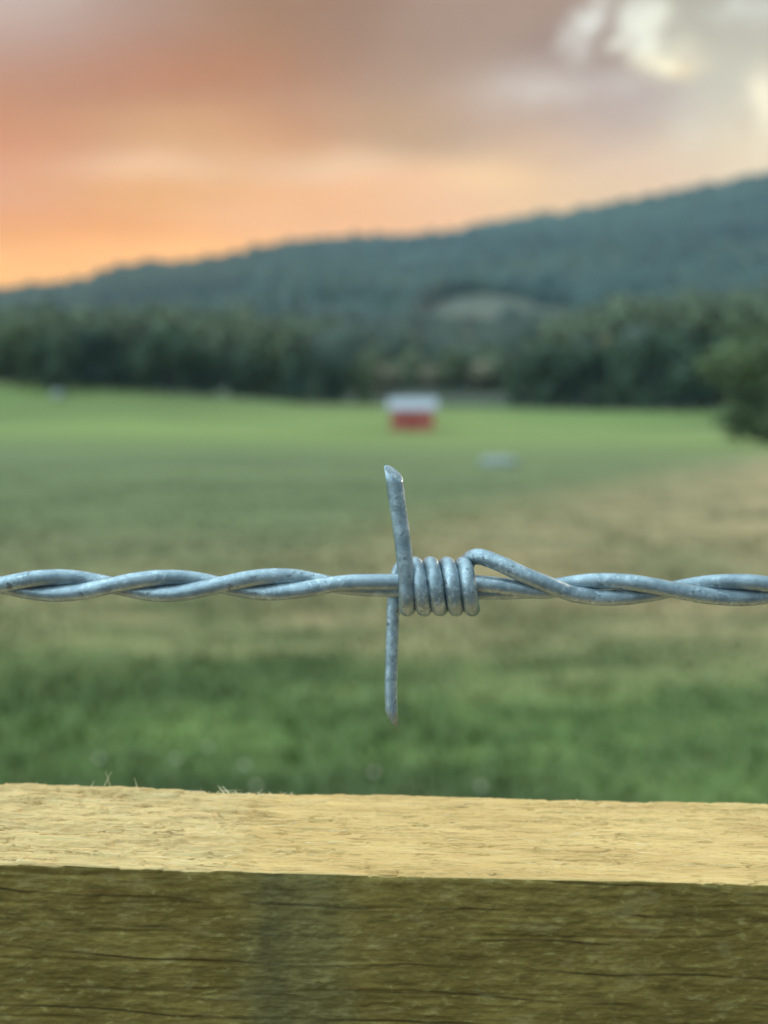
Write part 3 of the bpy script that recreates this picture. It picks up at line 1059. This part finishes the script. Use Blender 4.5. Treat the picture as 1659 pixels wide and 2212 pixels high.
# ------------------------------------------------------------------ plank
def build_plank():
    yf, yb = 0.1600, 0.1938
    zt = CAMZ - (1891 - V0) / F * yf
    dep, hgt = yb - yf, 0.089
    roll = math.radians(1.38)
    xs_mid = np.arange(-0.070, 0.07001, 0.00016)
    ext = np.geomspace(0.0008, 1.9, 46)
    xs = np.concatenate([-(0.070 + ext[::-1]), xs_mid, 0.070 + ext])
    r = 0.0005
    prof = []          # (y, z, ny, nz, row kind)
    for z in np.concatenate([np.linspace(-hgt + .001, -0.026, 24), np.arange(-0.0255, -r, 0.0002)]):
        prof.append((0, z, -1, 0, 0))
    for a in np.linspace(0, 90, 5)[1:-1]:
        a = math.radians(a)
        prof.append((r - r * math.cos(a), -r + r * math.sin(a), -math.cos(a), math.sin(a), 1 if a > 0.6 else 0))
    for y in np.arange(r, dep - r, 0.00015):
        prof.append((y, 0, 0, 1, 1))
    for a in np.linspace(0, 90, 5)[1:-1]:
        a = math.radians(a)
        prof.append((dep - r + r * math.sin(a), -r + r * math.cos(a), math.sin(a), math.cos(a), 1))
    for z in np.linspace(-r, -hgt + .001, 30):
        prof.append((dep, z, 1, 0, 0))
    for y in np.linspace(dep - .001, .001, 8):
        prof.append((y, -hgt, 0, -1, 0))
    prof = np.array(prof)
    X = xs[None, :] + 0 * prof[:, :1]
    PY, PZ, NY, NZ, K = [np.broadcast_to(prof[:, i:i + 1], X.shape) for i in range(5)]
    # arc length across the grain
    sacc = PY - PZ
    top = (NZ > 0.5).astype(float)
    mm = 1000.0
    xm, sm = X * mm, sacc * mm
    # --- torn, fibrous top: stronger left of the saw step
    wx = xm + 1.4 * (fbm(xm / 9, sm / 4, 51, 3) - .5)
    ws = sm + 0.045 * xm * (fbm(xm / 40, sm / 9, 52, 2) - .5) + 0.6 * (fbm(xm / 14, sm / 5, 53, 3) - .5)
    step_x = -17.6 + 1.2 * (fbm(sm / 2.0, sm * 0 + .3, 54, 3) - .5)
    left = 1 - sstep(step_x - 2.2, step_x + 2.2, xm)
    rough = 0.36 + 0.64 * left + 0.45 * sstep(30, 44, xm) * sstep(14, 26, sm)
    fl = fbm(wx / 13.0, ws / 2.6, 55, 3) * 5
    ter = np.floor(fl) + sstep(0.0, 0.16, fl - np.floor(fl)) - 1
    ter2 = fbm(wx / 5.5 + 7, ws / 1.1, 56, 3) * 5
    ter2 = np.floor(ter2) + sstep(0, .25, ter2 - np.floor(ter2)) - 1
    fib = fbm(wx / 4.2, ws / 0.42, 57, 3)
    fin = fbm(wx / 1.3, ws / 0.20, 58, 2)
    ck = np.abs(fbm(wx / 9.0 + 3, ws / 1.3, 71, 3) - .5)
    cmask = sstep(.50, .62, fbm(xm / 10, sm / 2.2, 72, 2) + .10 * left)
    ck2 = np.abs(fbm(wx / 4.0 + 9, ws / .55, 73, 3) - .5)
    crack = sstep(.055, .0, ck) * cmask * 0.50 + sstep(.06, .0, ck2) * sstep(.5, .62, fbm(xm / 6, sm / 1.5, 74, 2)) * 0.20
    d_top = -crack + rough * ((0.21 + 0.13 * left) * (ter - 1.5) + 0.12 * (ter2 - 1.5)) + (0.26 * (fib - .5) + 0.10 * (fin - .5)) * (0.75 + .5 * left) + 0.05 * left
    # a chip and a couple of pits
    for px, ps, rx, rs, am in ((-16.8, 8.0, 1.6, .8, -.5), (-15.0, 15.5, 1.3, .7, .45), (31.5, 14.5, .5, .28, -.55), (32.2, 14.0, .8, .3, .30),
                               (-28, 9.2, 1.2, .5, .5), (22.5, 14.3, .5, .3, .35), (-13.5, 7.0, 1.2, .4, -.35)):
        d_top = d_top + am * np.exp(-((xm - px) / rx) ** 2 - ((sm - ps) / rs) ** 2)
    # --- treated face: rows of torn grain under long dark checks
    fx = xm + 1.0 * (fbm(xm / 5, sm / 3, 61, 3) - .5)
    tear = 0.6 * fbm(fx / 3.6, sm / 0.95, 62, 5, .6) + 0.4 * fbm(fx / 7.0, sm / .38, 67, 3)
    sc_ = fbm(fx / 3.4 + 4, sm / .85, 68, 4, .55) * 6
    scal = np.floor(sc_) + sstep(0, .22, sc_ - np.floor(sc_)) - 3
    wave = sm + 1.6 * (fbm(xm / 28, sm / 12, 63, 3) - .5) + 0.015 * xm
    ring = np.abs(np.sin(wave * math.pi / 3.8))
    chk = sstep(.22, .0, ring) * sstep(.40, .58, fbm(xm / 17, sm / 3, 64, 2))
    d_fr = 0.50 * (tear - .5) + 0.030 * scal - 0.24 * chk + 0.14 * (fbm(xm / 1.1, sm / .3, 65, 2) - .5)
    D = (top * d_top + (1 - top) * d_fr) / mm
    edge_soft = 0.15 * (fbm(xm / 2.4, sm * 0, 66, 4) - .5) / mm
    Y = PY + NY * D
    Z = PZ + NZ * D + top * edge_soft
    # the left end is slightly bowed as in the picture
    v = np.stack([X, Y, Z], -1).reshape(-1, 3)
    n = len(xs); m_ = len(prof)
    i = np.arange(m_)[:, None]
    i2 = (i + 1) % m_
    j = np.arange(n - 1)[None]
    q = np.stack([i * n + j, i * n + j + 1, i2 * n + j + 1, i2 * n + j], -1)
    mid = np.where((prof[:, 4] + np.roll(prof[:, 4], -1)) >= 1.0, 0, 1)
    mid = np.where(prof[:, 4] > 0, 0, 1)
    midx = np.repeat(mid[:, None], n - 1, 1).ravel()
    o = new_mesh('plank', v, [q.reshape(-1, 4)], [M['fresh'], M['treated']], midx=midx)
    o.location = (0, yf, zt)
    o.rotation_euler = (0, roll, 0)
    tag(o, 'rough sawn yellow pine plank with darker olive front face below the wire', 'plank')
    # end caps are far outside the picture; close them
    # frayed fibres: hair-thin splinters along the far edge and over the top
    fb = MB()
    rr = np.random.default_rng(99)

    def hair(x, y, z, L, ang, lift, w, curl):
        dx, dy = math.cos(ang), math.sin(ang)
        pts = []
        for t in np.linspace(0, 1, 6):
            pts.append((x + dx * L * t, y + dy * L * t + curl * L * t * t * .3, z + lift * L * (t - curl * t * t * .35)))
        fb.tube(pts, w * np.linspace(1, .25, 6), 4)
    mmu = 0.001
    # lying fibres
    for k in range(170):
        x = rr.uniform(-.066, .066)
        if rr.random() < .45: x = rr.uniform(-.066, -.014)
        y = rr.uniform(.0004, dep)
        base = 0.00010
        hair(x, y, base * rr.uniform(.5, 1.2), rr.uniform(.8, 3.4) * mmu, rr.choice([0, math.pi]) + rr.normal() * .16,
             rr.uniform(-.02, .14), rr.uniform(.025, .06) * mmu, rr.normal())
    # standing along the far edge, mostly left
    for k in range(110):
        u = rr.choice([rr.uniform(20, 640), rr.uniform(80, 330), rr.uniform(20, 1640)], p=[.5, .35, .15])
        x = (u - U0) / F * yb
        hair(x, dep - rr.uniform(0, .0012), -0.00015, rr.uniform(.25, .9) * mmu, rr.choice([0, math.pi]) + rr.normal() * .7,
             rr.uniform(.2, 1.1), rr.uniform(.03, .07) * mmu, rr.normal() * .8)
    # the tall ones one can make out
    for u, L, ang, lift, w in ((222, 2.0, .5, 2.2, .045), (243, 2.0, 2.6, 2.2, .045), (193, 1.2, .4, 1.8, .05), (300, 1.5, 2.4, 2.0, .055),
                               (315, 1.2, 2.7, .6, .09), (170, 1.5, 2.8, .5, .10), (152, 1.2, 2.9, .45, .09), (405, 1.6, 2.9, .4, .11), (420, 1.8, 2.9, .25, .10),
                               (486, 2.0, 2.5, .75, .085), (497, 2.2, 2.5, .6, .10), (700, 2.2, 3.0, .2, .07), (565, 1.2, 2.8, .4, .07)):
        hair((u - U0) / F * yb, dep - .0006, -.00020, L * .72 * mmu, ang, lift, w * mmu, .3)
    f = fb.build('frayed_fibres', M['pale'], o)
    f['kind'] = 'stuff'
    f['label'] = 'thin pale splinters frayed from the sawn wood'


# ------------------------------------------------------------------ sky and light
SUN_AZ, SUN_EL = math.radians(42), math.radians(20)


def build_world():
    w = bpy.data.worlds.new('World')
    S.world = w
    w.use_nodes = True
    t = NT(w.node_tree)
    bg = w.node_tree.nodes['Background']
    d = t.vm('NORMALIZE', t.n('ShaderNodeTexCoord').outputs['Generated'])
    s = t.sep(d)
    az = t.m('ARCTAN2', s[0], s[1])
    el = t.m('ARCSINE', s[2])
    # drifting cloud: bend the directions by noise before reading the colours
    cv = t.comb(az, el, 0.0)
    w1 = t.noise(t.mapping(cv, (6.5, 15, 1)), 1.0, 5, 0.55)
    w2 = t.noise(t.mapping(cv, (6.5, 15, 1), (7.3, 2.1, 0)), 1.0, 5, 0.55)
    w3 = t.noise(t.mapping(cv, (16, 26, 1), (1.7, 5.2, 0)), 1.0, 4, 0.55)
    a2 = t.m('ADD', az, t.m('MULTIPLY', t.m('SUBTRACT', w1, .5), .06))
    e2 = t.m('ADD', el, t.m('MULTIPLY', t.m('SUBTRACT', w2, .5), .025))

    def ae(u, v):
        x, z = (u - U0) / F, (V0 - v) / F
        return math.atan(x), math.atan(z / math.sqrt(1 + x * x))
    # cloud bank colours: u, v, sRGB, reach across, reach up
    C = [
        (20, 25, (0.6477, 0.4807, 0.4075), 0.060, 0.030),  # sky
        (100, 100, (0.5338, 0.3028, 0.2179), 0.060, 0.025),  # sky
        (50, 190, (0.5773, 0.2221, 0.0733), 0.070, 0.030),  # sky
        (20, 310, (0.7907, 0.2747, 0.0751), 0.080, 0.030),  # sky
        (30, 420, (0.9293, 0.3853, 0.1585), 0.080, 0.025),  # sky
        (30, 500, (1.0277, 0.3437, 0.0200), 0.090, 0.022),  # sky
        (30, 575, (1.2599, 0.5981, 0.1291), 0.090, 0.018),  # sky
        (300, 50, (0.4441, 0.2652, 0.1879), 0.070, 0.030),  # sky
        (300, 140, (0.5456, 0.1596, 0.0200), 0.080, 0.028),  # sky
        (300, 215, (0.5748, 0.2220, 0.0937), 0.080, 0.024),  # sky
        (560, 60, (0.3864, 0.1784, 0.0600), 0.070, 0.030),  # sky
        (560, 150, (0.5566, 0.1913, 0.0417), 0.070, 0.028),  # sky
        (400, 275, (0.8474, 0.4448, 0.1419), 0.070, 0.020),  # sky
        (570, 285, (0.7611, 0.2770, 0.0648), 0.060, 0.020),  # sky
        (310, 360, (1.0851, 0.6507, 0.3498), 0.060, 0.012),  # sky
        (570, 340, (0.8981, 0.4706, 0.1804), 0.060, 0.014),  # sky
        (300, 420, (0.9228, 0.3919, 0.0463), 0.080, 0.018),  # sky
        (300, 480, (1.0775, 0.3910, 0.0328), 0.090, 0.016),  # sky
        (320, 540, (1.3600, 0.6391, 0.1593), 0.090, 0.014),  # sky
        (560, 470, (1.1079, 0.5782, 0.2439), 0.080, 0.018),  # sky
        (640, 240, (0.5373, 0.2725, 0.1378), 0.060, 0.024),  # sky
        (720, 358, (1.0834, 0.6828, 0.3828), 0.050, 0.013),  # sky
        (660, 440, (1.0292, 0.4423, 0.1250), 0.070, 0.016),  # sky
        (840, 425, (1.1054, 0.5692, 0.2367), 0.060, 0.016),  # sky
        (730, 60, (0.3438, 0.1676, 0.0925), 0.060, 0.030),  # sky
        (830, 140, (0.4754, 0.2783, 0.1679), 0.060, 0.030),  # sky
        (850, 280, (0.5923, 0.3364, 0.1519), 0.050, 0.024),  # sky
        (960, 425, (1.0111, 0.5749, 0.2845), 0.050, 0.016),  # sky
        (1070, 388, (1.1493, 0.7170, 0.3184), 0.030, 0.014),  # sky
        (1010, 60, (0.4169, 0.2579, 0.1756), 0.060, 0.030),  # sky
        (1080, 240, (0.5960, 0.3729, 0.2472), 0.050, 0.025),  # sky
        (1150, 335, (0.8044, 0.5024, 0.2745), 0.050, 0.016),  # sky
        (1230, 140, (0.3584, 0.2147, 0.1629), 0.050, 0.026),  # sky
        (1320, 290, (0.6438, 0.4407, 0.3304), 0.050, 0.022),  # sky
        (1400, 350, (0.9589, 0.6393, 0.4074), 0.060, 0.018),  # sky
        (1560, 40, (0.4571, 0.4078, 0.3133), 0.050, 0.030),  # sky
        (1540, 300, (0.7414, 0.5929, 0.3977), 0.050, 0.022),  # sky
        (1560, 140, (0.6863, 0.6223, 0.4842), 0.030, 0.030),  # sky
        (1380, 230, (0.5552, 0.4245, 0.3714), 0.040, 0.024),  # sky
        (1160, 190, (0.7589, 0.6688, 0.5857), 0.045, 0.016),  # sky
        (1640, 330, (0.9909, 0.7688, 0.4862), 0.050, 0.020),  # sky
        (1200, 420, (0.9727, 0.6034, 0.2830), 0.050, 0.014),  # sky
        (1320, 400, (0.8969, 0.6015, 0.3433), 0.050, 0.014),  # sky
    ]
    acc = None; wacc = None
    for u, v, c, ra, re in C:
        a0, e0 = ae(u, v)
        q = t.m('ADD', t.m('POWER', t.m('ABSOLUTE', t.m('MULTIPLY', t.m('SUBTRACT', a2, a0), 1 / ra)), 2.0),
                t.m('POWER', t.m('ABSOLUTE', t.m('MULTIPLY', t.m('SUBTRACT', e2, e0), 1 / re)), 2.0))
        wt = t.m('ADD', t.m('EXPONENT', t.m('MULTIPLY', q, -1.0)), t.m('DIVIDE', 0.0004, t.m('ADD', q, 1.0)))
        col = t.vm('SCALE', c, scale=wt)
        acc = col if acc is None else t.vm('ADD', acc, col)
        wacc = wt if wacc is None else t.m('ADD', wacc, wt)
    bank = t.vm('SCALE', acc, scale=t.m('DIVIDE', 1.0, wacc))
    bank = t.vm('SCALE', bank, scale=t.m('MULTIPLY_ADD', w3, 0.16, 0.92))
    # breaks in the cloud with bright sky behind
    w4 = t.noise(t.mapping(cv, (24, 32, 1), (3.1, .4, 0)), 1.0, 4, 0.55, 0.4)
    a3 = t.m('ADD', az, t.m('MULTIPLY', t.m('SUBTRACT', w4, .5), .085))
    e3 = t.m('ADD', el, t.m('MULTIPLY', t.m('SUBTRACT', w3, .5), .055))
    for u, v, ra, re, am, c in ((1400, 75, .016, .017, 1.0, (1.02, 1.0, .80)), (1445, 125, .018, .011, 1.25, (1.12, 1.02, .70)), (1370, 40, .012, .012, .6, (.95, .95, .84)),
                                (1270, 55, .012, .018, .85, (.95, .95, .85)), (1655, 225, .012, .030, 1.1, (1.1, .98, .70)), (1472, 150, .012, .006, .7, (1.15, .85, .45)),
                                (1610, 15, .03, .010, .5, (.9, .9, .8)), (1330, 190, .022, .012, .25, (.9, .86, .78)), (1180, 205, .030, .010, .22, (.92, .86, .78)), (1520, 270, .03, .02, .25, (.95, .9, .75))):
        a0, e0 = ae(u, v)
        q = t.m('ADD', t.m('POWER', t.m('ABSOLUTE', t.m('MULTIPLY', t.m('SUBTRACT', a3, a0), 1 / ra)), 2.0),
                t.m('POWER', t.m('ABSOLUTE', t.m('MULTIPLY', t.m('SUBTRACT', e3, e0), 1 / re)), 2.0))
        bank = t.mix(t.m('MULTIPLY', t.m('EXPONENT', t.m('MULTIPLY', q, -1.0)), am, clamp=True), bank, c + (1,))
    # the open sky overhead and behind: clear evening sky with thin high cloud
    sky = t.n('ShaderNodeTexSky', sky_type='NISHITA', sun_disc=False)
    sky.sun_elevation = SUN_EL
    sky.sun_rotation = SUN_AZ
    sky.air_density = 1.0; sky.dust_density = 1.0; sky.ozone_density = 1.6
    up = t.vm('SCALE', sky.outputs[0], scale=0.13)
    hi = t.noise(t.mapping(d, (2.2, 2.2, 4.0)), 1.0, 5, 0.6)
    front = t.vm('DOT_PRODUCT', d, (-0.66, 0.02, 0.75))
    glow = t.step(front, 0.1, 1.0)
    cloud = t.vm('SCALE', (0.86, 1.13, 1.23), scale=t.m('MULTIPLY_ADD', glow, 3.0, 0.50))
    up = t.mix(t.step(hi, 0.30, 0.62), up, cloud)
    back = t.vm('SCALE', up, scale=0.95)
    up = t.mix(t.step(s[1], 0.15, -0.45), up, back)
    f_el = t.step(el, math.radians(21), math.radians(36))
    f_az = t.step(t.m('ABSOLUTE', az), math.radians(35), math.radians(80))
    f = t.m('MAXIMUM', f_el, f_az)
    colr = t.mix(f, bank, up)
    t.link(colr, bg.inputs['Color'])
    bg.inputs['Strength'].default_value = 1.0

    L = bpy.data.lights.new('sun', 'SUN')
    L.energy = 2.2
    L.angle = math.radians(9)
    L.color = (1.0, 0.86, 0.66)
    o = bpy.data.objects.new('sun', L)
    COL.objects.link(o)
    dv = (math.sin(SUN_AZ) * math.cos(SUN_EL), math.cos(SUN_AZ) * math.cos(SUN_EL), math.sin(SUN_EL))
    from mathutils import Vector
    o.rotation_euler = Vector(dv).to_track_quat('Z', 'Y').to_euler()


def build_haze():
    mb = MB()
    mb.box(-1500, 1500, -60, 1960, -12, 345)
    m = bpy.data.materials.new('haze_air')
    m.use_nodes = True
    nt = m.node_tree
    nt.nodes.remove(nt.nodes['Principled BSDF'])
    pv = nt.nodes.new('ShaderNodeVolumePrincipled')
    pv.inputs['Color'].default_value = (0.60, 0.84, 0.96, 1)
    pv.inputs['Density'].default_value = 0.00013
    pv.inputs['Anisotropy'].default_value = 0.0
    nt.links.new(pv.outputs[0], nt.nodes['Material Output'].inputs['Volume'])
    o = mb.build('haze', m, smooth=False)
    tag(o, 'thin blue evening haze over the valley', 'haze', kind='stuff')


def build_camera():
    c = bpy.data.cameras.new('camera')
    c.sensor_fit = 'VERTICAL'
    c.sensor_height = 24.0
    c.sensor_width = 18.0
    c.lens = F / 2212 * 24.0
    c.shift_y = -(1106 - V0) / 2212
    c.clip_start = 0.01
    c.clip_end = 6000
    c.dof.use_dof = True
    c.dof.focus_distance = 0.1685
    c.dof.aperture_fstop = c.lens / 2.5
    o = bpy.data.objects.new('camera', c)
    o.location = (0, 0, CAMZ)
    o.rotation_euler = (math.radians(90), 0, 0)
    COL.objects.link(o)
    S.camera = o


build_camera()
build_world()
build_field()
build_hill()
build_hill_forest()
build_trees()
build_grass()
build_flowers()
build_rocks()
build_shed()
build_wire()
build_plank()
build_haze()

S.view_settings.view_transform = 'Standard'
S.view_settings.look = 'None'
S.view_settings.exposure = 0.0
S.view_settings.gamma = 1.0
S.cycles.use_denoising = True
S.cycles.max_bounces = 5
S.cycles.volume_bounces = 0
